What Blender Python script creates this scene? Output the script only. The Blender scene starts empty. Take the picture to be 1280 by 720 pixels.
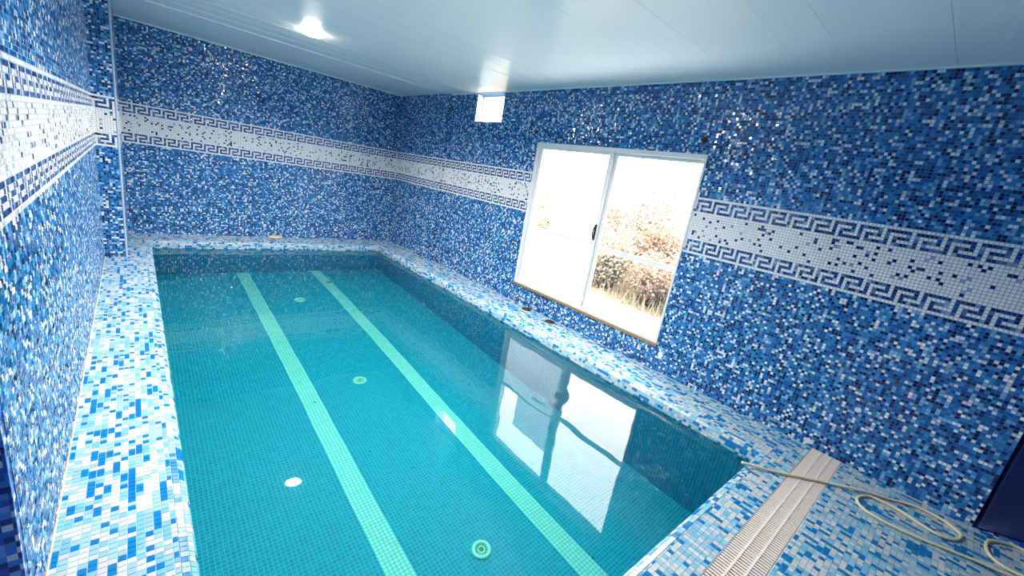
import bpy, bmesh, math, random
import numpy as np
from mathutils import Vector, Matrix

sc = bpy.context.scene
col = sc.collection
random.seed(7)
RNG = np.random.default_rng(11)

# ------------------------------------------------------------------ camera
CAM = (0.2927, -7.4095, 1.5394)
CROT = (1.3114, -0.1661, -0.713)
FPX = 517.476
cd = bpy.data.cameras.new('camera')
cam = bpy.data.objects.new('camera', cd)
col.objects.link(cam)
cam.location = CAM
cam.rotation_euler = CROT
cd.sensor_fit = 'HORIZONTAL'
cd.sensor_width = 36.0
cd.lens = FPX / 1280 * 36.0
cd.clip_start = 0.02
sc.camera = cam

# ------------------------------------------------------------------ world, exposure
SKY = 9.0
world = bpy.data.worlds.new('sky')
sc.world = world
world.use_nodes = True
bg = world.node_tree.nodes['Background']
bg.inputs[0].default_value = (1.0, 0.985, 0.96, 1)
bg.inputs[1].default_value = SKY
LAMP_W = 72.0        # watts of each downlight
sc.view_settings.view_transform = 'Standard'
sc.view_settings.look = 'None'
sc.view_settings.gamma = 1
sc.view_settings.exposure = 0.92
sc.view_settings.use_curve_mapping = False
sc.cycles.max_bounces = 14
sc.cycles.diffuse_bounces = 6
sc.cycles.glossy_bounces = 5
sc.cycles.transmission_bounces = 8
sc.cycles.transparent_max_bounces = 16
sc.cycles.caustics_refractive = True
sc.cycles.caustics_reflective = True
sc.cycles.sample_clamp_indirect = 6.0
sc.cycles.blur_glossy = 0.6
sc.cycles.use_denoising = True

# ------------------------------------------------------------------ dimensions (metres)
W, H = 3.937, 2.6            # room width, ceiling height; back wall at y = 0
P0, P1 = 0.396, 3.434        # pool inner edges across
PN, PF = -6.827, -0.49       # pool inner edges near / far
RB = 0.048                   # bullnose radius
ZW = -0.09                   # water level
ZF = -1.29                   # pool floor
G0, G1 = -7.04, -7.222       # overflow channel
YD = -7.87                   # right doorway begins
YL = -5.88                   # left doorway begins
YN = -9.2                    # near wall
WT = 0.16                    # wall thickness
TP = 0.0204                  # wall mosaic pitch
DP = 0.0254                  # deck mosaic pitch
WY0, WY1, WZ0, WZ1 = -3.585, -5.674, 0.257, 2.005   # main window
VY0, VY1, VZ0, VZ1 = -2.20, -2.80, 2.22, 2.585      # small high window
PYL, PXL = -1.316, 0.179     # left pier
PYR, PXR = -1.53, 3.875      # right pier


# ------------------------------------------------------------------ helpers
def lin(r, g, b):
    def f(c):
        c /= 255.0
        return c / 12.92 if c <= 0.04045 else ((c + 0.055) / 1.055) ** 2.4
    return (f(r), f(g), f(b))


def tag(o, label=None, cat=None, group=None, kind=None):
    if label: o['label'] = label
    if cat: o['category'] = cat
    if group: o['group'] = group
    if kind: o['kind'] = kind
    return o


def link(name, me, mat=None, parent=None):
    o = bpy.data.objects.new(name, me)
    col.objects.link(o)
    if mat is not None:
        me.materials.append(mat)
    if parent is not None:
        o.parent = parent
    return o


def empty(name, loc=(0, 0, 0)):
    o = bpy.data.objects.new(name, None)
    o.empty_display_size = 0.05
    col.objects.link(o)
    o.location = loc
    return o


class MB:
    """collects verts / faces of one mesh"""
    def __init__(self):
        self.v, self.f = [], []

    def quad(self, a, b, c, d):
        n = len(self.v)
        self.v += [a, b, c, d]
        self.f.append((n, n + 1, n + 2, n + 3))

    def box(self, x0, x1, y0, y1, z0, z1):
        x0, x1 = min(x0, x1), max(x0, x1)
        y0, y1 = min(y0, y1), max(y0, y1)
        n = len(self.v)
        self.v += [(x0, y0, z0), (x1, y0, z0), (x1, y1, z0), (x0, y1, z0),
                   (x0, y0, z1), (x1, y0, z1), (x1, y1, z1), (x0, y1, z1)]
        for q in ((0, 3, 2, 1), (4, 5, 6, 7), (0, 1, 5, 4), (1, 2, 6, 5), (2, 3, 7, 6), (3, 0, 4, 7)):
            self.f.append(tuple(n + i for i in q))
        return self

    def lathe(self, prof, seg=32, c=(0, 0, 0), closed=False):
        n = len(self.v)
        for r, z in prof:
            for k in range(seg):
                a = 2 * math.pi * k / seg
                self.v.append((c[0] + r * math.cos(a), c[1] + r * math.sin(a), c[2] + z))
        m = len(prof)
        for i in range(m - 1 + (1 if closed else 0)):
            i2 = (i + 1) % m
            for k in range(seg):
                k2 = (k + 1) % seg
                self.f.append((n + i * seg + k, n + i * seg + k2, n + i2 * seg + k2, n + i2 * seg + k))
        return self

    def disc(self, r, z, seg=32, c=(0, 0, 0), up=True):
        n = len(self.v)
        for k in range(seg):
            a = 2 * math.pi * k / seg
            self.v.append((c[0] + r * math.cos(a), c[1] + r * math.sin(a), c[2] + z))
        t = tuple(range(n, n + seg))
        self.f.append(t if up else t[::-1])
        return self

    def tube(self, pts, r, seg=8, r1=None):
        n = len(self.v)
        P = [Vector(p) for p in pts]
        m = len(P)
        for i, p in enumerate(P):
            t = (P[min(i + 1, m - 1)] - P[max(i - 1, 0)]).normalized()
            a = t.cross(Vector((0, 0, 1)))
            if a.length < 1e-4:
                a = t.cross(Vector((1, 0, 0)))
            a.normalize()
            b = t.cross(a)
            rr = r if r1 is None else r + (r1 - r) * i / (m - 1)
            for k in range(seg):
                an = 2 * math.pi * k / seg
                self.v.append(tuple(p + a * (rr * math.cos(an)) + b * (rr * math.sin(an))))
        for i in range(m - 1):
            for k in range(seg):
                k2 = (k + 1) % seg
                self.f.append((n + i * seg + k, n + i * seg + k2, n + (i + 1) * seg + k2, n + (i + 1) * seg + k))
        self.f.append(tuple(n + k for k in range(seg))[::-1])
        self.f.append(tuple(n + (m - 1) * seg + k for k in range(seg)))
        return self

    def mesh(self, name, smooth=False):
        me = bpy.data.meshes.new(name)
        me.from_pydata(self.v, [], self.f)
        me.validate()
        if smooth:
            me.polygons.foreach_set('use_smooth', [True] * len(me.polygons))
        me.update()
        return me

    def build(self, name, mat, parent=None, smooth=False, bevel=0):
        o = link(name, self.mesh(name, smooth), mat, parent)
        if bevel:
            b = o.modifiers.new('bevel', 'BEVEL')
            b.width = bevel
            b.segments = 2
            b.limit_method = 'ANGLE'
        return o


# ------------------------------------------------------------------ materials
def mat_new(name):
    m = bpy.data.materials.new(name)
    m.use_nodes = True
    nt = m.node_tree
    return m, nt, nt.nodes['Principled BSDF'], nt.nodes['Material Output']


def plain(name, c, rough=0.5, metal=0.0, spec=0.5, bump=0.0, bscale=80, noise=0.0):
    m, nt, p, out = mat_new(name)
    p.inputs['Base Color'].default_value = (*c, 1)
    p.inputs['Roughness'].default_value = rough
    p.inputs['Metallic'].default_value = metal
    p.inputs['Specular IOR Level'].default_value = spec
    if bump or noise:
        tc = nt.nodes.new('ShaderNodeTexCoord')
        n = nt.nodes.new('ShaderNodeTexNoise')
        n.inputs['Scale'].default_value = bscale
        n.inputs['Detail'].default_value = 4
        nt.links.new(tc.outputs['Object'], n.inputs['Vector'])
        if bump:
            b = nt.nodes.new('ShaderNodeBump')
            b.inputs['Strength'].default_value = bump
            b.inputs['Distance'].default_value = 0.01
            nt.links.new(n.outputs['Fac'], b.inputs['Height'])
            nt.links.new(b.outputs[0], p.inputs['Normal'])
        if noise:
            mx = nt.nodes.new('ShaderNodeMix')
            mx.data_type = 'RGBA'
            mx.inputs['A'].default_value = (*[k * (1 - noise) for k in c], 1)
            mx.inputs['B'].default_value = (*[min(1, k * (1 + noise)) for k in c], 1)
            nt.links.new(n.outputs['Fac'], mx.inputs['Factor'])
            nt.links.new(mx.outputs['Result'], p.inputs['Base Color'])
    return m


def tile_mat(name, rough, from_object=False, spec=0.5):
    """glazed mosaic: colour of each tile is stored on the tile itself"""
    m, nt, p, out = mat_new(name)
    if from_object:
        a = nt.nodes.new('ShaderNodeObjectInfo')
        src = a.outputs['Color']
    else:
        a = nt.nodes.new('ShaderNodeAttribute')
        a.attribute_name = 'tile_color'
        src = a.outputs['Color']
    tc = nt.nodes.new('ShaderNodeTexCoord')
    n = nt.nodes.new('ShaderNodeTexNoise')
    n.inputs['Scale'].default_value = 3.0 if not from_object else 60.0
    n.inputs['Detail'].default_value = 3
    nt.links.new(tc.outputs['Object'], n.inputs['Vector'])
    mr = nt.nodes.new('ShaderNodeMapRange')
    mr.inputs['To Min'].default_value = rough * 0.75
    mr.inputs['To Max'].default_value = rough * 1.35
    nt.links.new(n.outputs['Fac'], mr.inputs['Value'])
    nt.links.new(mr.outputs[0], p.inputs['Roughness'])
    nt.links.new(src, p.inputs['Base Color'])
    p.inputs['Specular IOR Level'].default_value = spec
    return m


M_GROUT = plain('grout_pale', lin(190, 200, 214), 0.8, bump=0.2, bscale=120)
M_GROUT_W = plain('grout_wall', lin(104, 142, 186), 0.8, bump=0.2, bscale=120)
M_GROUT_P = plain('grout_pool', lin(95, 190, 214), 0.8)
M_TILE = tile_mat('glazed_mosaic', 0.09, spec=0.6)
M_TILE_O = tile_mat('glazed_mosaic_piece', 0.09, True, spec=0.6)
M_TILE_P = tile_mat('pool_mosaic', 0.45, spec=0.2)
M_TILE_D = tile_mat('deck_mosaic', 0.17)
M_TILE_DO = tile_mat('deck_mosaic_piece', 0.17, True)
M_WHITE = plain('white_pvc', (0.82, 0.84, 0.84), 0.28)
M_FRAME = plain('white_window_profile', (0.72, 0.72, 0.70), 0.35)
M_PLASTER = plain('white_plaster', (0.75, 0.76, 0.78), 0.9, bump=0.4, bscale=150)
M_GOLD = plain('gold_strip', lin(142, 118, 86), 0.5, 0.2, noise=0.35, bscale=18)
M_DARK = plain('dark_metal', (0.012, 0.010, 0.012), 0.5, 0.0)
M_BRASS = plain('tarnished_brass', lin(96, 76, 44), 0.4, 0.7)
M_NAVY = plain('shaded_mosaic_navy', (0.016, 0.032, 0.13), 0.5)  # shade on the mosaic by the doorway, put into a navy colour
M_CHAN = plain('channel_cement', (0.42, 0.41, 0.39), 0.9, bump=0.3, bscale=60)
M_CONC = plain('pale_concrete', (0.72, 0.73, 0.74), 0.9, bump=0.3, bscale=12, noise=0.05)
M_SOIL = plain('dry_grass_soil', (0.30, 0.20, 0.12), 0.95, bump=0.5, bscale=14, noise=0.4)
M_HOSE = plain('cream_hose', lin(226, 214, 178), 0.4)
M_GRATE = plain('ivory_plastic', lin(228, 218, 210), 0.4)
M_CAULK = plain('beige_caulk', lin(206, 190, 160), 0.7)
M_SPONGE = plain('peach_sponge', lin(236, 206, 178), 0.9, bump=0.5, bscale=90)
M_INLET = plain('inlet_plastic', lin(236, 240, 226), 0.35)


def mat_panel():
    m, nt, p, out = mat_new('gloss_ceiling_panel')
    tc = nt.nodes.new('ShaderNodeTexCoord')
    mp = nt.nodes.new('ShaderNodeMapping')
    mp.inputs['Scale'].default_value = (0.7, 55, 1)
    n = nt.nodes.new('ShaderNodeTexNoise')
    n.inputs['Scale'].default_value = 1.0
    n.inputs['Detail'].default_value = 3
    b = nt.nodes.new('ShaderNodeBump')
    b.inputs['Strength'].default_value = 0.05
    b.inputs['Distance'].default_value = 0.01
    nt.links.new(tc.outputs['Object'], mp.inputs['Vector'])
    nt.links.new(mp.outputs[0], n.inputs['Vector'])
    nt.links.new(n.outputs['Fac'], b.inputs['Height'])
    nt.links.new(b.outputs[0], p.inputs['Normal'])
    p.inputs['Base Color'].default_value = (0.95, 0.925, 0.88, 1)
    p.inputs['Roughness'].default_value = 0.42
    p.inputs['Specular IOR Level'].default_value = 0.8
    p.inputs['Coat Weight'].default_value = 0.35
    p.inputs['Coat Roughness'].default_value = 0.1
    p.inputs['Coat IOR'].default_value = 1.4
    nt.links.new(b.outputs[0], p.inputs['Coat Normal'])
    return m


def mat_glass():
    m, nt, p, out = mat_new('window_glass')
    nt.nodes.remove(p)
    t = nt.nodes.new('ShaderNodeBsdfTransparent')
    t.inputs[0].default_value = (0.96, 0.98, 0.97, 1)
    g = nt.nodes.new('ShaderNodeBsdfGlossy')
    g.inputs['Roughness'].default_value = 0.01
    lw = nt.nodes.new('ShaderNodeLayerWeight')      # Schlick: 0.04 + 0.96 (1 - cos)^5, the same on both faces
    pw = nt.nodes.new('ShaderNodeMath')
    pw.operation = 'POWER'
    pw.inputs[1].default_value = 5.0
    f = nt.nodes.new('ShaderNodeMath')
    f.operation = 'MULTIPLY_ADD'
    f.inputs[1].default_value = 0.96
    f.inputs[2].default_value = 0.04
    lw.inputs['Blend'].default_value = 0.5
    nt.links.new(lw.outputs['Facing'], pw.inputs[0])
    nt.links.new(pw.outputs[0], f.inputs[0])
    mx = nt.nodes.new('ShaderNodeMixShader')
    nt.links.new(f.outputs[0], mx.inputs[0])
    nt.links.new(t.outputs[0], mx.inputs[1])
    nt.links.new(g.outputs[0], mx.inputs[2])
    nt.links.new(mx.outputs[0], out.inputs['Surface'])
    return m


def mat_film():
    m, nt, p, out = mat_new('white_film')
    nt.nodes.remove(p)
    d = nt.nodes.new('ShaderNodeBsdfDiffuse')
    d.inputs[0].default_value = (0.85, 0.88, 0.90, 1)
    t = nt.nodes.new('ShaderNodeBsdfTranslucent')
    t.inputs[0].default_value = (0.93, 0.95, 0.96, 1)
    mx = nt.nodes.new('ShaderNodeMixShader')
    mx.inputs[0].default_value = 0.72
    nt.links.new(d.outputs[0], mx.inputs[1])
    nt.links.new(t.outputs[0], mx.inputs[2])
    nt.links.new(mx.outputs[0], out.inputs['Surface'])
    return m


def mat_water():
    m, nt, p, out = mat_new('pool_water')
    nt.nodes.remove(p)
    r = nt.nodes.new('ShaderNodeBsdfRefraction')
    r.inputs['IOR'].default_value = 1.333
    r.inputs['Roughness'].default_value = 0.0
    r.inputs['Color'].default_value = (0.44, 0.945, 0.875, 1)
    g = nt.nodes.new('ShaderNodeBsdfGlossy')
    g.inputs['Roughness'].default_value = 0.0
    g.inputs['Color'].default_value = (1, 1, 1, 1)
    f = nt.nodes.new('ShaderNodeFresnel')
    f.inputs['IOR'].default_value = 1.333
    mx = nt.nodes.new('ShaderNodeMixShader')
    nt.links.new(f.outputs[0], mx.inputs[0])
    nt.links.new(r.outputs[0], mx.inputs[1])
    nt.links.new(g.outputs[0], mx.inputs[2])
    nt.links.new(mx.outputs[0], out.inputs['Surface'])
    return m


def mat_emit(name, c, s):
    m, nt, p, out = mat_new(name)
    p.inputs['Base Color'].default_value = (0.9, 0.9, 0.9, 1)
    p.inputs['Emission Color'].default_value = (*c, 1)
    p.inputs['Emission Strength'].default_value = s
    return m


def mat_mosaic_far():
    """mosaic of walls that are out of the picture"""
    m, nt, p, out = mat_new('mosaic_far')
    tc = nt.nodes.new('ShaderNodeTexCoord')
    v = nt.nodes.new('ShaderNodeTexWhiteNoise')
    sn = nt.nodes.new('ShaderNodeVectorMath')
    sn.operation = 'SNAP'
    sn.inputs[1].default_value = (TP, TP, TP)
    of = nt.nodes.new('ShaderNodeVectorMath')
    of.inputs[1].default_value = (0.0071, 0.0053, 0.0067)
    nt.links.new(tc.outputs['Object'], of.inputs[0])
    nt.links.new(of.outputs[0], sn.inputs[0])
    nt.links.new(sn.outputs[0], v.inputs['Vector'])
    r = nt.nodes.new('ShaderNodeValToRGB')
    r.color_ramp.interpolation = 'CONSTANT'
    els = [(0, lin(28, 96, 190)), (0.35, lin(60, 135, 214)), (0.6, lin(12, 40, 120)), (0.8, lin(120, 170, 230)), (0.9, lin(225, 230, 240))]
    r.color_ramp.elements[0].color = (*els[0][1], 1)
    r.color_ramp.elements[1].position = els[1][0]
    r.color_ramp.elements[1].color = (*els[1][1], 1)
    for q, c in els[2:]:
        e = r.color_ramp.elements.new(q)
        e.color = (*c, 1)
    nt.links.new(v.outputs['Value'], r.inputs['Fac'])
    nt.links.new(r.outputs[0], p.inputs['Base Color'])
    p.inputs['Roughness'].default_value = 0.25
    return m


M_PANEL = mat_panel()
M_GLASS = mat_glass()
M_FILM = mat_film()
M_WATER = mat_water()
M_LAMP = mat_emit('lamp_lens', (1.0, 0.92, 0.80), 80)
M_FAR = mat_mosaic_far()

# ------------------------------------------------------------------ mosaic builder
_cr = Matrix.Identity(3)
from mathutils import Euler
CM = np.array(Euler(CROT, 'XYZ').to_matrix())
CO = np.array(CAM)


def px_score(C, U, V, su, sv):
    """projected area of each tile in the 1280x720 frame, 0 outside of it"""
    def pr(P):
        v = (P - CO) @ CM
        d = np.maximum(-v[:, 2], 1e-3)
        return np.stack([640 + FPX * v[:, 0] / d, 360 - FPX * v[:, 1] / d], 1), -v[:, 2]
    c, d = pr(C)
    a, _ = pr(C + U * su[:, None])
    b, _ = pr(C + V * sv[:, None])
    ar = np.abs((a - c)[:, 0] * (b - c)[:, 1] - (a - c)[:, 1] * (b - c)[:, 0])
    ok = (d > 0.1) & (c[:, 0] > 2) & (c[:, 0] < 1278) & (c[:, 1] > 2) & (c[:, 1] < 718)
    return np.where(ok, ar, 0)


class Mosaic:
    def __init__(self):
        self.C, self.U, self.V, self.su, self.sv, self.col = [], [], [], [], [], []

    def add(self, C, U, V, su, sv, colr):
        n = len(C)
        self.C.append(C)
        self.U.append(np.broadcast_to(U, (n, 3)))
        self.V.append(np.broadcast_to(V, (n, 3)))
        self.su.append(np.broadcast_to(su, (n,)))
        self.sv.append(np.broadcast_to(sv, (n,)))
        self.col.append(colr)

    def plane(self, O, U, V, lu, lv, p, colfn, mask=None):
        """grid of tiles from corner O, along unit U for lu and unit V for lv"""
        O, U, V = (np.array(k, float) for k in (O, U, V))
        nu, nv = int(math.ceil(lu / p - 1e-6)), int(math.ceil(lv / p - 1e-6))
        iu, iv = np.meshgrid(np.arange(nu), np.arange(nv), indexing='ij')
        iu, iv = iu.ravel(), iv.ravel()
        u0, v0 = iu * p, iv * p
        su = np.minimum(p, lu - u0)
        sv = np.minimum(p, lv - v0)
        ok = (su > p * 0.25) & (sv > p * 0.25)
        cu, cv = u0 + su / 2, v0 + sv / 2
        if mask is not None:
            ok &= mask(cu, cv)
        iu, iv, cu, cv, su, sv = (k[ok] for k in (iu, iv, cu, cv, su, sv))
        C = O + cu[:, None] * U + cv[:, None] * V
        self.add(C, U, V, su, sv, colfn(iu, iv))

    def build(self, parent, mat, mat_o=None, h=0.0022, gap=0.0022, full=True, pick=0, tilt=0.04, name='mosaic_tiles'):
        C, U, V = (np.concatenate(k) for k in (self.C, self.U, self.V))
        su, sv, cl = np.concatenate(self.su), np.concatenate(self.sv), np.concatenate(self.col)
        N = np.cross(U, V)
        n = len(C)
        tu = RNG.normal(0, tilt, n)
        tv = RNG.normal(0, tilt, n)
        hh = h * (1 + RNG.uniform(-0.12, 0.12, n))
        sel = np.zeros(n, bool)
        if pick:
            s = px_score(C, U, V, su, sv)
            whole = (su > su.max() * 0.95) & (sv > sv.max() * 0.95)
            s = np.where(whole, s, 0)
            sel[np.argsort(-s)[:pick]] = True
        k = ~sel
        # joined part
        c, u, v, nn = C[k], U[k], V[k], N[k]
        a, b, t1, t2, h1 = (x[k][:, None] for x in (su / 2 - gap / 2, sv / 2 - gap / 2, tu, tv, hh))
        m = len(c)
        vs = []
        e = 0.0007
        for (s1, s2) in ((-1, -1), (1, -1), (1, 1), (-1, 1)):
            vs.append(c + u * (s1 * (a - e)) + v * (s2 * (b - e)) + nn * (h1 + t1 * s1 * a + t2 * s2 * b))
        if full:
            for (s1, s2) in ((-1, -1), (1, -1), (1, 1), (-1, 1)):
                vs.append(c + u * (s1 * a) + v * (s2 * b))
            q = np.array([[0, 1, 2, 3], [4, 5, 1, 0], [5, 6, 2, 1], [6, 7, 3, 2], [7, 4, 0, 3]])
        else:
            q = np.array([[0, 1, 2, 3]])
        kv = len(vs)
        vv = np.stack(vs, 1).reshape(-1, 3)
        ff = (np.arange(m)[:, None, None] * kv + q[None]).reshape(-1, 4)
        me = bpy.data.meshes.new(name)
        me.vertices.add(len(vv))
        me.vertices.foreach_set('co', vv.astype(np.float32).ravel())
        me.loops.add(ff.size)
        me.loops.foreach_set('vertex_index', ff.astype(np.int32).ravel())
        me.polygons.add(len(ff))
        me.polygons.foreach_set('loop_start', np.arange(0, ff.size, 4, dtype=np.int32))
        at = me.attributes.new('tile_color', 'FLOAT_COLOR', 'FACE')
        cc = np.concatenate([cl[k], np.ones((m, 1))], 1)
        at.data.foreach_set('color', np.repeat(cc, len(q), 0).astype(np.float32).ravel())
        me.update(calc_edges=True)
        me.shade_flat()
        o = link(name, me, mat, parent)
        o['kind'] = 'stuff'
        # single pieces
        if pick:
            w = MB()
            hp = su.max() / 2 - gap / 2
            w.v = [(-hp, -hp, 0), (hp, -hp, 0), (hp, hp, 0), (-hp, hp, 0)]
            r = hp - e
            w.v += [(-r, -r, h), (r, -r, h), (r, r, h), (-r, r, h)]
            w.f = [(4, 5, 6, 7), (0, 1, 5, 4), (1, 2, 6, 5), (2, 3, 7, 6), (3, 0, 4, 7)]
            tm = w.mesh('tile')
            tm.materials.append(mat_o or mat)
            for i in np.nonzero(sel)[0]:
                t = bpy.data.objects.new('tile', tm)
                n2 = Vector(N[i]) - Vector(U[i]) * tu[i] - Vector(V[i]) * tv[i]
                n2.normalize()
                u2 = Vector(U[i])
                u2 = (u2 - n2 * u2.dot(n2)).normalized()
                v2 = n2.cross(u2)
                mt = Matrix((u2, v2, n2)).transposed().to_4x4()
                mt.translation = Vector(C[i])
                t.parent = parent
                t.matrix_local = mt
                t.color = (*[float(x) for x in cl[i]], 1)
                col.objects.link(t)
        return o


def choose(n, pal, probs, var=0.12, hue=0.03):
    i = RNG.choice(len(pal), n, p=np.array(probs) / sum(probs))
    c = np.array(pal)[i]
    c = c * (1 + RNG.normal(0, var, (n, 1))) * (1 + RNG.normal(0, hue, (n, 3)))
    return np.clip(c, 0.002, 0.9)


WALL_PAL = [lin(12, 90, 158), lin(46, 130, 192), lin(5, 26, 84), lin(126, 178, 216), lin(228, 232, 236)]
WALL_PR = [0.31, 0.24, 0.18, 0.14, 0.13]
WHITE_T = lin(238, 236, 232)
KEY_PAL = [lin(22, 66, 128), lin(80, 120, 170), lin(12, 38, 90), lin(138, 160, 190)]
KEY_PR = [0.4, 0.25, 0.25, 0.1]
DECK_PAL = [lin(190, 197, 200), lin(142, 184, 204), lin(114, 174, 202), lin(4, 114, 178)]
DECK_PR = [0.34, 0.28, 0.16, 0.22]
BAND0, BANDN = 57, 24
_key = ['BBBBBWB',      # rows of the meander from the top down, one period of seven tiles
        'WWWWBWB',
        'WBBBBWB',
        'WBWWWWB',
        'WBBBBBB']
KEY = np.array([[c == 'B' for c in r] for r in _key])


def wall_colors(iu, iv):
    n = len(iu)
    c = choose(n, WALL_PAL, WALL_PR)
    r = BAND0 + BANDN - 1 - iv                      # rows from the top of the band
    band = (r >= 0) & (r < BANDN)
    c[band] = np.array(WHITE_T) * (1 + RNG.normal(0, 0.03, (band.sum(), 1)))
    for top in (1, 18):
        kr = r - top
        inn = (kr >= 0) & (kr < 5)
        blue = np.zeros(n, bool)
        blue[inn] = KEY[kr[inn], iu[inn] % 7]
        c[blue] = choose(blue.sum(), KEY_PAL, KEY_PR)
    dots = (r >= 7) & (r <= 16) & (RNG.random(n) < 0.115)
    c[dots] = choose(dots.sum(), [lin(12, 22, 84), lin(24, 60, 120), lin(150, 160, 196)], [0.62, 0.2, 0.18])
    return c


def deck_colors(iu, iv):
    # short runs of one colour along each strip, as the sheets are laid
    n = len(iu)
    nu, nv = int(iu.max()) + 1, int(iv.max()) + 1
    g = choose(nu * nv, DECK_PAL, DECK_PR, 0.05, 0.015).reshape(nu, nv, 3)
    for v in range(1, nv):
        m = RNG.random(nu) < 0.30
        g[m, v] = g[m, v - 1]
    return g[iu, iv]


POOL_PAL = [lin(4, 150, 190), lin(6, 156, 196), lin(4, 144, 185)]


def pool_floor_colors(iu, iv):
    n = len(iu)
    c = choose(n, POOL_PAL, [1, 1, 1], 0.03, 0.01)
    x = P0 + (iu + 0.5) * 0.026
    st = ((x > 1.315) & (x < 1.455)) | ((x > 2.325) & (x < 2.485))
    c[st] = np.array(lin(236, 236, 228)) * (1 + RNG.normal(0, 0.03, (st.sum(), 1)))
    return c


def pool_wall_colors(iu, iv):
    return choose(len(iu), POOL_PAL, [1, 1, 1], 0.03, 0.01)


# ================================================================== STRUCTURE
def wall_blocks(x0, x1, y0, y1, z0, z1, holes):
    """box wall along y with rectangular holes (ya, yb, za, zb)"""
    ys = sorted({y0, y1, *[h[0] for h in holes], *[h[1] for h in holes]})
    zs = sorted({z0, z1, *[h[2] for h in holes], *[h[3] for h in holes]})
    mb = MB()
    for a, b in zip(ys[:-1], ys[1:]):
        for c, d in zip(zs[:-1], zs[1:]):
            ym, zm = (a + b) / 2, (c + d) / 2
            if any(h[0] < ym < h[1] and h[2] < zm < h[3] for h in holes):
                continue
            mb.box(x0, x1, a, b, c, d)
    return mb


# ---- right wall with the two windows and the doorway
holes = [(WY1, WY0, WZ0, WZ1), (VY1, VY0, VZ0, VZ1), (-8.82, YD, -0.3, 2.05)]
wr = wall_blocks(W, W + WT, YN - 0.2, 0.2, -0.3, H + 0.05, holes).build('wall_right', M_GROUT_W)
tag(wr, 'blue mosaic wall with the white sliding window', 'wall', kind='structure')
mo = Mosaic()


def right_mask(cu, cv):
    y = -cu
    ok = np.ones(len(cu), bool)
    for a, b, c, d in holes:
        ok &= ~((y > a - 0.004) & (y < b + 0.004) & (cv > c - 0.004) & (cv < d + 0.004))
    ok &= ~((y > PYR) & (y < 0))
    return ok


mo.plane((W, 0, 0), (0, -1, 0), (0, 0, 1), -YD, H, TP, wall_colors, right_mask)
mo.build(wr, M_TILE, M_TILE_O, pick=300)

# ---- left wall
wl = MB().box(-WT, 0, YL, 0.2, -0.3, H + 0.05).build('wall_left', M_GROUT_W)
tag(wl, 'blue mosaic wall running beside the long white and blue coping', 'wall', kind='structure')
mo = Mosaic()
mo.plane((0, YL, 0), (0, 1, 0), (0, 0, 1), PYL - YL, H, TP, wall_colors)
mo.build(wl, M_TILE, M_TILE_O, pick=300)

# ---- back wall
wb = MB().box(-WT, W + WT, 0, 0.2, -0.3, H + 0.05).build('wall_back', M_GROUT_W)
tag(wb, 'blue mosaic end wall across the far end of the pool', 'wall', kind='structure')
mo = Mosaic()
mo.plane((PXL, 0, 0), (1, 0, 0), (0, 0, 1), PXR - PXL, H, TP, wall_colors)
# the plane above faces -y: U x V must point to the room
mo.build(wb, M_TILE, full=True)

# ---- piers in the far corners
pl = MB().box(0, PXL, PYL, 0, 0, H).build('wall_pier_left', M_GROUT_W)
tag(pl, 'narrow mosaic pier in the far corner with a white edge bead', 'pier', kind='structure')
mo = Mosaic()
mo.plane((0, PYL, 0), (1, 0, 0), (0, 0, 1), PXL - 0.012, H, TP, wall_colors)
mo.plane((PXL, PYL, 0), (0, 1, 0), (0, 0, 1), -PYL, H, TP, wall_colors)
mo.build(pl, M_TILE)
MB().box(PXL - 0.009, PXL + 0.003, PYL - 0.003, PYL + 0.008, 0, H).build('edge_bead', M_GROUT, pl)
pr = MB().box(PXR, W, PYR, 0, 0, H).build('wall_pier_right', M_GROUT_W)
tag(pr, 'shallow mosaic pier in the far corner between end wall and window wall', 'pier', kind='structure')
mo = Mosaic()
mo.plane((PXR, PYR, 0), (1, 0, 0), (0, 0, 1), W - PXR, H, TP, wall_colors)
mo.plane((PXR, 0, 0), (0, -1, 0), (0, 0, 1), -PYR, H, TP, wall_colors)
mo.build(pr, M_TILE)

# ---- rest of the room behind the camera and the two doorways
wn = MB().box(-WT, W + WT, YN - 0.2, YN, -0.3, H + 0.05).build('wall_front', M_FAR)
tag(wn, 'blue mosaic wall behind the viewer', 'wall', kind='structure')
w5 = wall_blocks(-WT, 0, YN, YL, -0.3, H + 0.05, [(-6.95, YL, -0.3, 2.1)]).build('wall_left_near', M_FAR)
tag(w5, 'mosaic wall with a doorway beside the viewer', 'wall', kind='structure')
sr = MB()
sr.box(-2.3, -2.2, -8.2, -4.8, -0.1, 2.5).box(-2.2, -WT, -8.2, -8.1, -0.1, 2.5)
sr.box(-2.2, -WT, -4.9, -4.8, -0.1, 2.5).box(-2.3, -WT, -8.2, -4.8, 2.3, 2.4)
sr.box(-2.3, -0.001, -8.2, -4.8, -0.10, -0.002)
tag(sr.build('wall_side_room', M_FAR), 'dark unlit room beyond the doorway', 'room', kind='structure')
rr = MB()
rr.box(W + 1.6, W + 1.7, -9.4, -7.0, -0.1, 2.5).box(W + WT, W + 1.6, -9.4, -9.3, -0.1, 2.5)
rr.box(W + WT, W + 1.6, -7.1, -7.0, -0.1, 2.5).box(W + WT, W + 1.7, -9.4, -7.0, 2.3, 2.4)
rr.box(W + 0.001, W + 1.7, -9.4, -7.0, -0.10, -0.002)
tag(rr.build('wall_passage', M_FAR), 'dark unlit passage beyond the doorway', 'room', kind='structure')

tag(MB().box(-WT - 0.02, 0.0, YL - 0.03, YL, -0.002, 2.1).build('door_2', M_FAR), 'dark jamb lining of the doorway at the end of the mosaic wall', 'door jamb', kind='structure')

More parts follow.
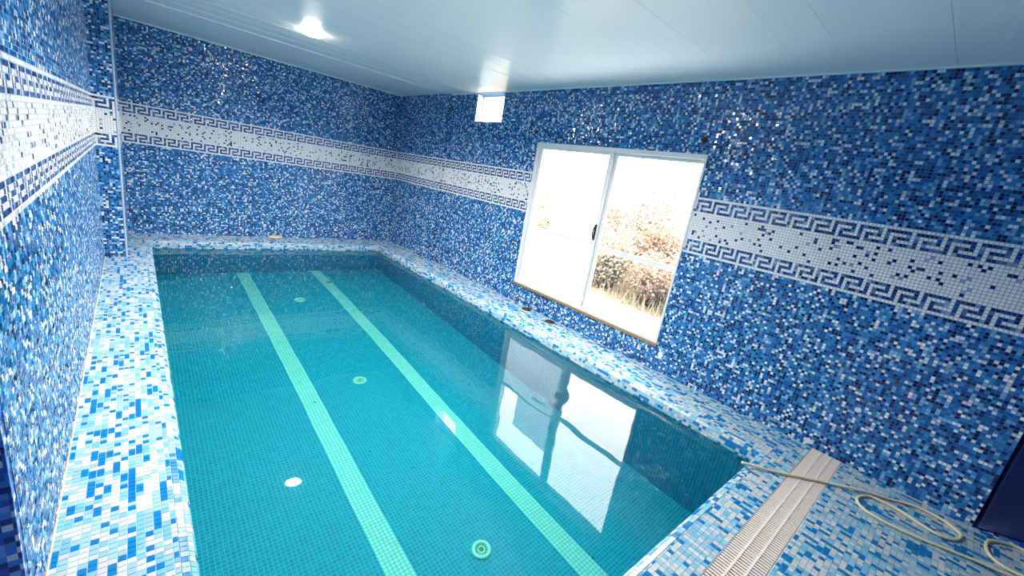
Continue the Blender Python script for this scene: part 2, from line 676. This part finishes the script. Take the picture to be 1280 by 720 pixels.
# door leaf in the right doorway, its navy standing in for mosaic in shade
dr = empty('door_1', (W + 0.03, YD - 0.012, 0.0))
tag(dr, 'door leaf in navy standing in for shaded mosaic beyond the end of the window wall', 'door', kind='structure')
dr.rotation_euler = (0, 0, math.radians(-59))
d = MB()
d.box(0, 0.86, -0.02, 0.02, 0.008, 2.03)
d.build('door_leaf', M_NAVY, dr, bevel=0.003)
MB().tube([(0.80, -0.03, 1.0), (0.80, -0.07, 1.0), (0.70, -0.07, 1.0)], 0.009).build('door_handle', M_DARK, dr)

# ---- deck: flat frame, bullnose and vertical lip, one continuous skin
fl = MB()
e0, e1, f0, f1 = P0 - RB, P1 + RB, PN - RB, PF + RB
Z = 0.0
rects = [(0, e0, f0, 0), (e1, W, f0, 0), (e0, e1, f1, 0), (0, W, G0, f0), (0, W, YN, G1)]
for a, b, c, d_ in rects:
    fl.quad((a, c, Z), (b, c, Z), (b, d_, Z), (a, d_, Z))
NA = 6
LIP = -0.15


def prof(k):
    th = math.pi / 2 * k / NA
    return RB - RB * math.sin(th), -RB + RB * math.cos(th)   # distance outside the pool edge, z


pf_ = [prof(k) for k in range(NA + 1)] + [(0.0, LIP)]
for (o1, z1), (o2, z2) in zip(pf_[:-1], pf_[1:]):
    A = [(P0 - o1, PN - o1, z1), (P1 + o1, PN - o1, z1), (P1 + o1, PF + o1, z1), (P0 - o1, PF + o1, z1)]
    B = [(P0 - o2, PN - o2, z2), (P1 + o2, PN - o2, z2), (P1 + o2, PF + o2, z2), (P0 - o2, PF + o2, z2)]
    for i in range(4):
        j = (i + 1) % 4
        fl.quad(A[i], A[j], B[j], B[i])
# overflow channel
floor = fl.build('floor', M_GROUT)
ch = MB()
ch.quad((0, G0, 0), (W, G0, 0), (W, G0, -0.12), (0, G0, -0.12))
ch.quad((0, G1, 0), (0, G1, -0.12), (W, G1, -0.12), (W, G1, 0))
ch.quad((0, G1, -0.12), (0, G0, -0.12), (W, G0, -0.12), (W, G1, -0.12))
ch.build('channel', M_CHAN, floor)
tag(floor, 'white and blue mosaic deck and rounded pool coping', 'floor', kind='structure')
mo = Mosaic()
mo.plane((0, f0, 0), (1, 0, 0), (0, 1, 0), e0, PYL - f0, DP, deck_colors)
mo.plane((PXL, PYL, 0), (1, 0, 0), (0, 1, 0), e0 - PXL, -PYL, DP, deck_colors)
mo.plane((e1, f0, 0), (1, 0, 0), (0, 1, 0), W - e1, PYR - f0, DP, deck_colors)
mo.plane((e1, PYR, 0), (1, 0, 0), (0, 1, 0), PXR - e1, -PYR, DP, deck_colors)
mo.plane((e0, f1, 0), (1, 0, 0), (0, 1, 0), e1 - e0, -f1, DP, deck_colors)
mo.plane((0, G0 + 0.003, 0), (1, 0, 0), (0, 1, 0), W, f0 - G0 - 0.003, DP, deck_colors)
mo.plane((0, YN, 0), (1, 0, 0), (0, 1, 0), W, G1 - 0.003 - YN, DP, deck_colors)
# rounded rows: three on the arc, four on the lip
rows = []
for k in range(3):
    th = math.pi / 2 * (k + 0.5) / 3
    rows.append((RB - RB * math.sin(th), -RB + RB * math.cos(th), th))
for k in range(4):
    rows.append((0.0, -RB - DP * (k + 0.5), math.pi / 2))
for off, z, th in rows:
    for side in range(4):
        if side == 0: a, b, t, out = (P0 - off, PN - off), (P0 - off, PF + off), (0, 1), (1, 0)
        if side == 1: a, b, t, out = (P1 + off, PF + off), (P1 + off, PN - off), (0, -1), (-1, 0)
        if side == 2: a, b, t, out = (P1 + off, PN - off), (P0 - off, PN - off), (-1, 0), (0, 1)
        if side == 3: a, b, t, out = (P0 - off, PF + off), (P1 + off, PF + off), (1, 0), (0, -1)
        L = abs(b[0] - a[0]) + abs(b[1] - a[1])
        n = int(L / DP)
        s0 = (L - n * DP) / 2
        ss = s0 + (np.arange(n) + 0.5) * DP
        C = np.stack([a[0] + t[0] * ss, a[1] + t[1] * ss, np.full(n, z)], 1)
        Vv = np.array([out[0] * math.cos(th), out[1] * math.cos(th), -math.sin(th)])
        U = np.array([t[0], t[1], 0.0])
        # normal = U x V has to point away from the coping
        nrm = np.cross(U, Vv)
        want = np.array([out[0] * math.sin(th), out[1] * math.sin(th), math.cos(th)])
        if nrm @ want < 0:
            U = -U
        mo.add(C, U, Vv, DP * 0.995, DP * 0.995, deck_colors(np.zeros(n, int), np.arange(n)))
mo.build(floor, M_TILE_D, M_TILE_DO, pick=300, tilt=0.008, gap=0.0015)

# ---- basin
ba = MB()
INLETS = [(1.86, -1.67), (1.88, -3.75), (1.89, -5.86)]
HI = 0.045                                                  # half width of the hole under each inlet
xs_ = sorted({P0, P1, *[a + k for a, b in INLETS for k in (-HI, HI)]})
ys_ = sorted({PN, PF, *[b + k for a, b in INLETS for k in (-HI, HI)]})
for xa_, xb_ in zip(xs_[:-1], xs_[1:]):
    for ya_, yb_ in zip(ys_[:-1], ys_[1:]):
        if any(abs((xa_ + xb_) / 2 - a) < HI and abs((ya_ + yb_) / 2 - b) < HI for a, b in INLETS):
            continue
        ba.quad((xa_, ya_, ZF), (xb_, ya_, ZF), (xb_, yb_, ZF), (xa_, yb_, ZF))
q = [(P0, PN), (P1, PN), (P1, PF), (P0, PF)]
for i in range(4):
    a, b = q[i], q[(i + 1) % 4]
    ba.quad((a[0], a[1], LIP), (b[0], b[1], LIP), (b[0], b[1], ZF), (a[0], a[1], ZF))
basin = ba.build('pool_basin', M_GROUT_P)
tag(basin, 'teal mosaic pool basin with two white lane lines on its floor', 'pool', kind='structure')
mo = Mosaic()
mo.plane((P0, PN, ZF), (1, 0, 0), (0, 1, 0), P1 - P0, PF - PN, 0.026, pool_floor_colors,
         lambda cu, cv: np.all([np.hypot(P0 + cu - a, PN + cv - b) > 0.053 for a, b in INLETS], axis=0))
mo.plane((P1, PF, ZF), (0, -1, 0), (0, 0, 1), PF - PN, LIP - ZF, 0.026, pool_wall_colors)
mo.plane((P0, PN, ZF), (0, 1, 0), (0, 0, 1), PF - PN, LIP - ZF, 0.026, pool_wall_colors)
mo.plane((P0, PF, ZF), (1, 0, 0), (0, 0, 1), P1 - P0, LIP - ZF, 0.026, pool_wall_colors)
mo.plane((P1, PN, ZF), (-1, 0, 0), (0, 0, 1), P1 - P0, LIP - ZF, 0.026, pool_wall_colors)
mo.build(basin, M_TILE_P, full=False, gap=0.003, h=0.0015, tilt=0.004)

# ---- water
nx, ny = 150, 310
gx, gy = np.meshgrid(np.linspace(P0 - 0.002, P1 + 0.002, nx), np.linspace(PN - 0.002, PF + 0.002, ny), indexing='ij')
gz = np.zeros_like(gx)
wrng = np.random.default_rng(5)
for lam, amp in ((2.6, 0.0007), (1.5, 0.0006), (0.9, 0.0004), (0.55, 0.00022), (0.3, 0.00013), (0.16, 0.00005)):
    for _ in range(4):
        an = wrng.uniform(0, 2 * math.pi)
        gz += amp * 0.5 * np.sin(2 * math.pi / lam * (gx * math.cos(an) + gy * math.sin(an)) + wrng.uniform(0, 6.28))
for rx_, ry_, amp in ((2.76, -5.50, 0.0013), (2.10, -5.30, 0.0005)):     # two small spreading rings
    d_ = np.hypot(gx - rx_, gy - ry_)
    gz += amp * np.cos(2 * math.pi * d_ / 0.17) * np.exp(-(d_ / 0.22) ** 2)
wm = MB()
wm.v = np.stack([gx, gy, ZW + gz], -1).reshape(-1, 3).tolist()
wm.f = [(i * ny + j, (i + 1) * ny + j, (i + 1) * ny + j + 1, i * ny + j + 1) for i in range(nx - 1) for j in range(ny - 1)]
wa = wm.build('pool_water', M_WATER, smooth=True)
tag(wa, 'still clear turquoise water filling the pool', 'water', kind='stuff')
wa.cycles.is_caustics_caster = True
basin.cycles.is_caustics_receiver = True
for o in basin.children:
    o.cycles.is_caustics_receiver = True

# ---- ceiling of narrow gloss panels running across the room
ce = MB().box(-WT, W + WT, YN - 0.2, 0.2, H + 0.012, H + 0.05).build('ceiling', M_WHITE)
tag(ce, 'glossy white panelled ceiling', 'ceiling', kind='structure')
PWD = 0.25
pm = MB().box(0, W, -PWD + 0.0007, 0, 0, 0.012).mesh('ceiling_panel')
pm.materials.append(M_PANEL)
k = 0
while -k * PWD > YN:
    o = bpy.data.objects.new('ceiling_panel', pm)
    o.location = (0, -k * PWD, H)
    o.rotation_euler = (random.gauss(0, 0.004), 0, 0)
    o.parent = ce
    col.objects.link(o)
    k += 1
tr = 0
def trim(mb, mat=M_WHITE, name='trim'):
    global tr
    tr += 1
    o = mb.build('%s_%d' % (name, tr), mat)
    o['kind'] = 'structure'
    return o
trim(MB().box(PXL, PXR, -0.022, 0, H - 0.012, H))
trim(MB().box(W - 0.018, W, YN, PYR, H - 0.010, H))
trim(MB().box(0, 0.018, YL, PYL, H - 0.010, H))
trim(MB().box(PXL, PXR, -1.46, -1.44, H - 0.005, H))
trim(MB().box(0, 0.007, YL, PYL, 0, 0.006), M_CAULK)

# ================================================================== WINDOWS
win = empty('window_1', (W, (WY0 + WY1) / 2, WZ0))
tag(win, 'white two-sash sliding window with four panes in the mosaic wall', 'window', kind='structure')
win_inv = Matrix.Translation(-Vector((W, (WY0 + WY1) / 2, WZ0)))


def wpart(mb, name, mat, parent, bevel=0.003):
    """vertices are given in world metres, parts keep the window's origin"""
    org = Vector((W, (WY0 + WY1) / 2, WZ0))
    mb.v = [tuple(Vector(p) - org) for p in mb.v]
    return mb.build(name, mat, parent, bevel=bevel)


FT = 0.042
f = MB()
XI, XO = W - 0.010, W + 0.10
f.box(XI, XO, WY1, WY0, WZ1 - FT, WZ1)
f.box(XI, XO, WY1, WY0, WZ0, WZ0 + 0.03)
f.box(XI, XO, WY0 - FT, WY0, WZ0 + 0.03, WZ1 - FT)
f.box(XI, XO, WY1, WY1 + 0.022, WZ0 + 0.03, WZ1 - FT)
f.box(XI + 0.046, XI + 0.05, WY1 + 0.022, WY0 - FT, WZ0 + 0.03, WZ0 + 0.042)   # track fins
f.box(XI + 0.046, XI + 0.05, WY1 + 0.022, WY0 - FT, WZ1 - FT - 0.012, WZ1 - FT)
wpart(f, 'frame', M_FRAME, win)
wpart(MB().box(W - 0.024, W + 0.01, WY1 - 0.012, WY0 + 0.015, WZ0 - 0.028, WZ0 - 0.001), 'sill_strip', M_GOLD, win)
wpart(MB().box(W - 0.006, W + 0.004, WY0 + 0.001, WY0 + 0.016, WZ0, WZ1 + 0.004), 'edge_grout', M_PLASTER, win, 0)


def sash(y0, y1, x0, x1, zr, hr, stiles, handle):
    """y0 > y1; zr = height of the middle rail"""
    a = MB()
    zb, zt = WZ0 + 0.032, WZ1 - FT + 0.004
    s0, s1 = stiles
    a.box(x0, x1, y0 - s0, y0, zb, zt)
    a.box(x0, x1, y1, y1 + s1, zb, zt)
    a.box(x0, x1, y1 + s1, y0 - s0, zb, zb + 0.05)
    a.box(x0, x1, y1 + s1, y0 - s0, zt - 0.035, zt)
    a.box(x0, x1, y1 + s1, y0 - s0, zr - hr / 2, zr + hr / 2)
    o = wpart(a, 'sash', M_FRAME, win)
    xm = (x0 + x1) / 2
    for za, zb_ in ((zb + 0.05, zr - hr / 2), (zr + hr / 2, zt - 0.035)):
        wpart(MB().box(xm - 0.002, xm + 0.002, y1 + s1 - 0.004, y0 - s0 + 0.004, za - 0.004, zb_ + 0.004), 'glass_pane', M_GLASS, o, 0)
    if handle:
        h = MB()
        yy, zz = y1 + s1 * 0.5, 1.13
        pts = []
        for i in range(9):
            t = -1 + i / 4
            pts.append((x0 - 0.006 - 0.022 * (1 - t * t), yy + 0.012 * (1 - t * t), zz + 0.075 * t))
        h.tube(pts, 0.007, 8)
        h.box(x0 - 0.004, x0, yy - 0.012, yy + 0.012, zz - 0.085, zz + 0.085)
        wpart(h, 'handle', M_DARK, o, 0)
    return xm


YM = -4.669
GX = sash(WY0 - FT + 0.004, YM - 0.028, XI + 0.018, XI + 0.044, 1.0, 0.03, (0.045, 0.05), True)
sash(YM + 0.03, WY1 + 0.018, XI + 0.052, XI + 0.078, 0.975, 0.055, (0.095, 0.012), False)


# white protective film left on the panes of the sliding sash
def film(name, y0, y1, z0, z1, amp, label):
    ny, nz = 40, 24
    mb = MB()
    for i in range(ny + 1):
        for j in range(nz + 1):
            y = y0 + (y1 - y0) * i / ny
            z = z0 + (z1 - z0) * j / nz
            x = GX + 0.0052 + amp * (0.5 + 0.5 * math.sin(i * 0.9 + 0.6 * math.sin(j * 0.35)))
            mb.v.append((x, y, z))
    for i in range(ny):
        for j in range(nz):
            a = i * (nz + 1) + j
            mb.f.append((a, a + 1, a + nz + 2, a + nz + 1))
    o = mb.build(name, M_FILM, smooth=True)
    s = o.modifiers.new('thickness', 'SOLIDIFY')
    s.thickness = 0.0006
    return tag(o, label, 'film')


film('protective_film', -3.99, -4.64, 1.018, 1.50, 0.0008, 'white film sheet stuck on the upper pane beside the window handle')
film('protective_film', -3.68, -4.64, 0.345, 0.98, 0.004, 'creased white film covering the lower pane of the handled sash')

# small high window
w2 = empty('window_2', (W, (VY0 + VY1) / 2, VZ0))
tag(w2, 'small bright vent window tucked under the ceiling', 'window', kind='structure')
org2 = Vector((W, (VY0 + VY1) / 2, VZ0))


def w2part(mb, name, mat, parent):
    mb.v = [tuple(Vector(p) - org2) for p in mb.v]
    return mb.build(name, mat, parent)


f = MB()
xa, xb = W + 0.09, W + 0.13
f.box(xa, xb, VY1, VY0, VZ0, VZ0 + 0.018).box(xa, xb, VY1, VY0, VZ1 - 0.018, VZ1)
f.box(xa, xb, VY1, VY1 + 0.018, VZ0 + 0.018, VZ1 - 0.018).box(xa, xb, VY0 - 0.018, VY0, VZ0 + 0.018, VZ1 - 0.018)
w2part(f, 'frame', M_FRAME, w2)
w2part(MB().box(xa + 0.018, xa + 0.022, VY1 + 0.016, VY0 - 0.016, VZ0 + 0.016, VZ1 - 0.016), 'glass_pane', M_GLASS, w2)
f = MB()
for a in ((VY1 + 0.0005, VY1 + 0.004), (VY0 - 0.004, VY0 - 0.0005)):
    f.box(W - 0.002, xa, a[0], a[1], VZ0 + 0.004, VZ1)
f.box(W - 0.002, xa, VY1 + 0.0005, VY0 - 0.0005, VZ0 + 0.0005, VZ0 + 0.004)
w2part(f, 'reveal', M_WHITE, w2)

# daylight portals in the two openings guide the sky light indoors
for nm, y0, y1, z0, z1 in (('window_daylight', WY0, WY1, WZ0, WZ1), ('vent_daylight', VY0, VY1, VZ0, VZ1)):
    L = bpy.data.lights.new(nm, 'AREA')
    L.shape = 'RECTANGLE'
    L.size, L.size_y = abs(y1 - y0), z1 - z0
    L.cycles.is_portal = True
    lo = bpy.data.objects.new(nm, L)
    col.objects.link(lo)
    lo.location = (W + WT + 0.01, (y0 + y1) / 2, (z0 + z1) / 2)
    lo.rotation_euler = Matrix(((0, 0, 1), (-1, 0, 0), (0, -1, 0))).to_euler()

# ================================================================== LAMPS
def downlight(x, y, label, watts, suffix=''):
    e = empty('ceiling_downlight' + suffix, (x, y, H - 0.002))
    tag(e, label, 'lamp', 'round ceiling downlights')
    m = MB().lathe([(0.100, 0.0), (0.100, -0.006), (0.104, -0.008), (0.109, -0.005), (0.111, 0.0)], 40)
    m.build('trim_ring', M_WHITE, e, smooth=True)
    MB().lathe([(0.0995, -0.002), (0.096, -0.012), (0.082, -0.022), (0.056, -0.030), (0.028, -0.033), (0.001, -0.034)], 40).build('lens' + suffix, M_LAMP, e, smooth=True)
    L = bpy.data.lights.new('lamp_light', 'AREA')
    L.shape = 'DISK'
    L.size = 0.10
    L.energy = watts
    L.color = (1.0, 0.94, 0.85)
    L.cycles.is_caustics_light = True
    lo = bpy.data.objects.new('lamp_light' + suffix, L)
    col.objects.link(lo)
    lo.parent = e
    lo.location = (0, 0, -0.036)
    L.spread = math.radians(155)
    return e


downlight(1.67, -2.45, 'round lit downlight in the ceiling nearer the end wall', LAMP_W * 0.6)
downlight(1.68, -4.90, 'round lit downlight in the ceiling abreast of the sliding window', LAMP_W, '_offscreen')

# ================================================================== OVERFLOW GRATE
gr = empty('overflow_grate', (0, (G0 + G1) / 2, 0))
tag(gr, 'ivory plastic slatted overflow grate set across the deck', 'grate')
gw = G0 - G1 - 0.006
sm = MB().box(-0.0049, 0.0049, -gw / 2, gw / 2, -0.014, 0.003)
sm = sm.mesh('slat')
sm.materials.append(M_GRATE)
x = 0.012
while x < W - 0.006:
    o = bpy.data.objects.new('slat', sm)
    o.parent = gr
    o.location = (x, 0, random.uniform(-0.0004, 0.0004))
    col.objects.link(o)
    x += 0.0203
for yy in (-0.030, 0.030):
    MB().box(0.004, W - 0.004, yy - 0.005, yy + 0.005, -0.012, 0.0042).build('rib', M_GRATE, gr)
for yy in (-gw / 2 + 0.002, gw / 2 - 0.002):
    MB().box(0.004, W - 0.004, yy - 0.0015, yy + 0.0015, -0.03, -0.013).build('edge_rail', M_GRATE, gr)

# ================================================================== HOSE
def smooth_path(pts, n=8):
    out = []
    P = [Vector(p) for p in pts]
    for i in range(len(P) - 1):
        p0, p1, p2, p3 = P[max(i - 1, 0)], P[i], P[i + 1], P[min(i + 2, len(P) - 1)]
        for k in range(n):
            t = k / n
            out.append(0.5 * ((2 * p1) + (-p0 + p2) * t + (2 * p0 - 5 * p1 + 4 * p2 - p3) * t * t + (-p0 + 3 * p1 - 3 * p2 + p3) * t ** 3))
    out.append(P[-1])
    return out


HR = 0.0085
hz = 0.003 + HR
hp = [(3.138, -6.820, hz + .016), (3.246, -6.948, hz + .006), (3.38, -7.09, hz + .003), (3.512, -7.233, hz + .002), (3.602, -7.365, hz + .014), (3.717, -7.500, hz),
      (3.802, -7.625, hz), (3.804, -7.742, hz), (3.753, -7.812, hz), (3.709, -7.825, hz), (3.628, -7.799, hz),
      (3.588, -7.735, hz), (3.605, -7.658, hz), (3.639, -7.556, hz), (3.635, -7.470, hz), (3.613, -7.414, hz + .001),
      (3.543, -7.379, hz), (3.479, -7.379, hz), (3.427, -7.411, hz), (3.408, -7.461, hz), (3.407, -7.552, hz),
      (3.431, -7.661, hz), (3.462, -7.741, hz), (3.492, -7.818, hz), (3.521, -7.893, hz), (3.539, -7.965, hz),
      (3.560, -8.03, hz), (3.60, -8.13, hz), (3.66, -8.20, hz), (3.74, -8.22, hz), (3.84, -8.16, hz + 0.001)]
# the hose turns back on itself beyond the frame and makes the second loop by the doorway
hp2 = [(3.93, -8.09, hz), (3.922, -8.013, hz), (3.844, -7.941, hz), (3.753, -7.923, hz), (3.660, -7.938, hz), (3.617, -7.981, hz),
       (3.606, -8.04, hz + .004), (3.600, -8.10, hz + 0.017), (3.58, -8.20, hz + .010), (3.55, -8.32, hz), (3.50, -8.5, hz)]
ho = MB().tube(smooth_path(hp + hp2), HR, 10)
tag(ho.build('garden_hose', M_HOSE, smooth=True), 'cream rubber hose lying in loops across the grate and the deck', 'hose')

# ================================================================== POOL FLOOR INLETS
def inlet(x, y, label):
    e = empty('floor_inlet', (x, y, ZF + 0.0015))
    tag(e, label, 'inlet', 'round inlets in the pool floor')
    MB().lathe([(0.066, -0.003), (0.067, 0.010), (0.060, 0.017), (0.047, 0.018), (0.042, 0.013), (0.041, -0.004)], 36).build('flange', M_INLET, e, smooth=True)
    MB().lathe([(0.0415, -0.002), (0.040, -0.08), (0.030, -0.11), (0.001, -0.115)], 36).build('bowl', M_INLET, e)
    g = MB()
    for k in range(14):
        a = 2 * math.pi * k / 14
        c, s = math.cos(a), math.sin(a)
        g.tube([(0.024 * c, 0.024 * s, 0.006), (0.041 * c, 0.041 * s, 0.006)], 0.0028, 6)
    g.lathe([(0.024, 0.004), (0.024, 0.009), (0.018, 0.009), (0.018, 0.004)], 24, closed=True)
    g.build('grille', M_INLET, e)
    for o in e.children:
        o.cycles.is_caustics_receiver = True
    return e


inlet(1.86, -1.67, 'round white inlet in the pool floor nearest the end wall')
inlet(1.88, -3.75, 'round white inlet in the pool floor, middle of the row of three')
inlet(1.89, -5.86, 'round white inlet in the pool floor nearest the overflow grate')

# ================================================================== DEAD LEAVES ON THE POOL FLOOR
M_LEAF = plain('sodden_leaf', (0.03, 0.025, 0.012), 0.8)
lm_ = MB()
for k in range(8):
    a = 2 * math.pi * k / 8
    lm_.v.append((0.020 * math.cos(a), 0.009 * math.sin(a) * (1 + 0.3 * (k % 2)), 0.002 + 0.004 * abs(math.sin(a))))
lm_.v.append((0, 0, 0.004))
for k in range(8):
    lm_.f.append((k, (k + 1) % 8, 8))
lm_ = lm_.mesh('dead_leaf')
lm_.materials.append(M_LEAF)
for k, (x, y) in enumerate([(2.431, -1.069), (1.404, -3.914), (1.766, -4.533), (2.48, -5.131), (1.938, -5.266), (1.985, -5.455), (1.825, -5.01), (2.486, -6.333), (1.606, -4.699)]):
    o = bpy.data.objects.new('dead_leaf', lm_)
    col.objects.link(o)
    o.location = (x, y, ZF + 0.0012)
    o.rotation_euler = (0, 0, random.uniform(0, 6.28))
    o.scale = (2.0,) * 3 if k == 0 else (random.uniform(0.35, 0.7),) * 3
    o.cycles.is_caustics_receiver = True
    if k == 0:
        tag(o, 'dark sodden leaf on the lane line at the deep far end', 'leaf', 'dead leaves on the pool floor')
    else:
        tag(o, 'tiny dark leaf fragment on the pool floor', 'leaf', 'dead leaves on the pool floor')

# ================================================================== SMALL THINGS
s = MB().lathe([(0.001, 0.0), (0.085, 0.0), (0.103, 0.010), (0.100, 0.024), (0.08, 0.032), (0.001, 0.034)], 28)
so = s.build('bath_sponge', M_SPONGE, smooth=True)
so.location = (1.90, -0.085, 0.0035)
so.scale = (1.0, 0.62, 1)
tag(so, 'flat oval peach sponge on the far coping against the end wall', 'sponge')


def socket(x, y, rot, label):
    e = empty('anchor_socket', (x, y, 0.003))
    e.rotation_euler = (0, 0, rot)
    tag(e, label, 'socket', 'metal sockets on the coping under the window')
    MB().lathe([(0.046, 0), (0.046, 0.006), (0.034, 0.010), (0.030, 0.010), (0.027, 0.002)], 28).build('rim', M_BRASS, e, smooth=True)
    MB().lathe([(0.028, 0.003), (0.001, 0.002)], 24).build('well', M_DARK, e)
    MB().box(-0.028, 0.028, -0.005, 0.005, 0.002, 0.010).build('bar', M_BRASS, e, bevel=0.001)
    e.scale = (1.35, 1.35, 1.2)
    return e


socket(3.86, -3.96, 0.5, 'small brass socket on the coping below the middle of the handled sash')
socket(3.83, -4.40, 0.2, 'brass ring socket on the coping below the window mullion')


def bolt(y, z, label):
    e = empty('wall_bolt', (W - 0.003, y, z))
    e.rotation_euler = (0, math.radians(-90), 0)
    tag(e, label, 'bolt', 'dark bolts above the window corners')
    MB().lathe([(0.001, 0.003), (0.028, 0.003), (0.028, 0.0), ], 20).build('washer', M_DARK, e)
    MB().lathe([(0.012, 0.003), (0.012, 0.018), (0.001, 0.020)], 6).build('bolt_head', M_DARK, e)
    return e


bolt(-3.512, 2.122, 'dark bolt in the mosaic above the window corner on the handle side')
bolt(-5.604, 2.123, 'dark bolt in the mosaic above the window corner on the fixed-sash side')


def patch(y, z, ry, rz, n=16):
    m = MB()
    pts = []
    for k in range(n):
        a = 2 * math.pi * k / n
        r = random.uniform(0.65, 1.1)
        pts.append((y + ry * r * math.cos(a), z + rz * r * math.sin(a)))
    b0 = len(m.v)
    for (yy, zz) in pts: m.v.append((W, yy, zz))
    for (yy, zz) in pts: m.v.append((W - 0.0036, y + (yy - y) * 0.9, z + (zz - z) * 0.9))
    for k in range(n):
        k2 = (k + 1) % n
        m.f.append((b0 + k, b0 + k2, b0 + n + k2, b0 + n + k))
    m.f.append(tuple(b0 + n + k for k in range(n)))
    o = m.build('plaster_patch', M_PLASTER, wr)
    o['label'] = 'rough white plaster patch'
    return o


patch(-5.74, 0.170, 0.030, 0.045)
patch(-7.19, 0.409, 0.022, 0.022)
patch(-7.00, 0.035, 0.035, 0.025)
patch(-6.93, 0.085, 0.018, 0.018)
patch(-3.074, 0.175, 0.010, 0.045)
patch(-7.33, 0.02, 0.022, 0.018)

# ================================================================== OUTDOORS
tag(MB().box(W + WT, 5.72, -14, 6, -0.25, -0.02).build('ground_apron', M_CONC), 'pale concrete apron outside the window', 'paving', kind='structure')
gm = MB()
nx, ny = 14, 24
for i in range(nx + 1):
    for j in range(ny + 1):
        xx, yy = 5.72 + 18 * i / nx, -14 + 32 * j / ny
        gm.v.append((xx, yy, -0.05 + 0.02 * (xx - 5.72) + random.uniform(0, 0.05)))
for i in range(nx):
    for j in range(ny):
        a = i * (ny + 1) + j
        gm.f.append((a, a + ny + 1, a + ny + 2, a + 1))
bank = tag(gm.build('ground_bank', M_SOIL, smooth=True), 'dry brown earth bank outside the window', 'ground', kind='structure')

LEAFM = [plain('dry_leaf_%s' % n, c, 0.9) for n, c in (('tan', (0.31, 0.20, 0.13)), ('rust', (0.26, 0.16, 0.11)), ('straw', (0.38, 0.31, 0.20)))]
TWIG = plain('bare_twig', (0.16, 0.085, 0.05), 0.9)


def shrub(x, y, h, r, mat, label, nleaf=1500, ntwig=46):
    zb = -0.05 + 0.02 * (x - 5.72)
    e = empty('dry_shrub', (x, y, zb))
    tag(e, label, 'shrub', 'dry shrubs outside the window')
    t = MB()
    ends = []
    for k in range(ntwig):
        a = random.uniform(0, 2 * math.pi)
        rr = r * math.sqrt(random.random())
        hh = h * random.uniform(0.45, 1.0) * (1 - 0.3 * rr / r)
        p0 = Vector((0.25 * rr * math.cos(a), 0.25 * rr * math.sin(a), 0))
        p2 = Vector((rr * math.cos(a), rr * math.sin(a), hh))
        p1 = (p0 + p2) / 2 + Vector((random.uniform(-.1, .1), random.uniform(-.1, .1), 0.12))
        t.tube([p0, p1, p2], 0.008, 3, 0.002)
        ends.append((p0, p1, p2))
    t.build('branches', TWIG, e)
    f = MB()
    for k in range(nleaf):
        p0, p1, p2 = random.choice(ends)
        s = random.uniform(0.1, 1.0) ** 0.8
        p = p0.lerp(p1, s * 2) if s < 0.5 else p1.lerp(p2, s * 2 - 1)
        p = p + Vector((random.gauss(0, .09), random.gauss(0, .09), random.gauss(0, .06)))
        p.z = max(p.z, 0.05)
        p.x, p.y = (max(-r * 0.95, min(r * 0.95, q_)) for q_ in (p.x, p.y))
        u = Vector((random.gauss(0, 1), random.gauss(0, 1), random.gauss(0, 1))).normalized()
        v = u.orthogonal().normalized()
        a, b = random.uniform(0.02, 0.045), random.uniform(0.012, 0.024)
        f.quad(p - u * a, p - v * b, p + u * a, p + v * b)
    f.build('foliage', mat, e)
    return e


for row, (xx, r_, h_, n_, lab) in enumerate((
        (6.28, 0.42, 1.25, 15, 'low dry brown shrub along the edge of the concrete outside the window'),
        (7.28, 0.52, 1.85, 12, 'chest-high dry shrub behind the low ones outside the window'),
        (8.55, 0.66, 3.0, 11, 'tall straggly dry shrub at the back of the bank outside the window'))):
    for k in range(n_):
        shrub(xx, -6.0 + k * 2.08 * r_ + 0.3 * row, h_ * random.uniform(0.85, 1.12), r_, LEAFM[(0, 2)[k % 2] if row == 0 else (k + row) % 3], lab,
              3800 + 600 * row, 60)
# tussocks of dry grass on the bank
gm = MB()
for k in range(9000):
    xx, yy = random.uniform(5.73, 8.6), random.uniform(-6.5, 7)
    zb = -0.05 + 0.02 * (xx - 5.72)
    hh, an = random.uniform(0.08, 0.34), random.uniform(0, 6.28)
    dx, dy = 0.010 * math.cos(an), 0.010 * math.sin(an)
    lx, ly = random.gauss(0, 0.07), random.gauss(0, 0.07)
    n = len(gm.v)
    gm.v += [(xx - dx, yy - dy, zb), (xx + dx, yy + dy, zb), (xx + lx, yy + ly, zb + hh)]
    gm.f.append((n, n + 1, n + 2))
tag(gm.build('dry_grass', LEAFM[2], bank), kind='stuff')
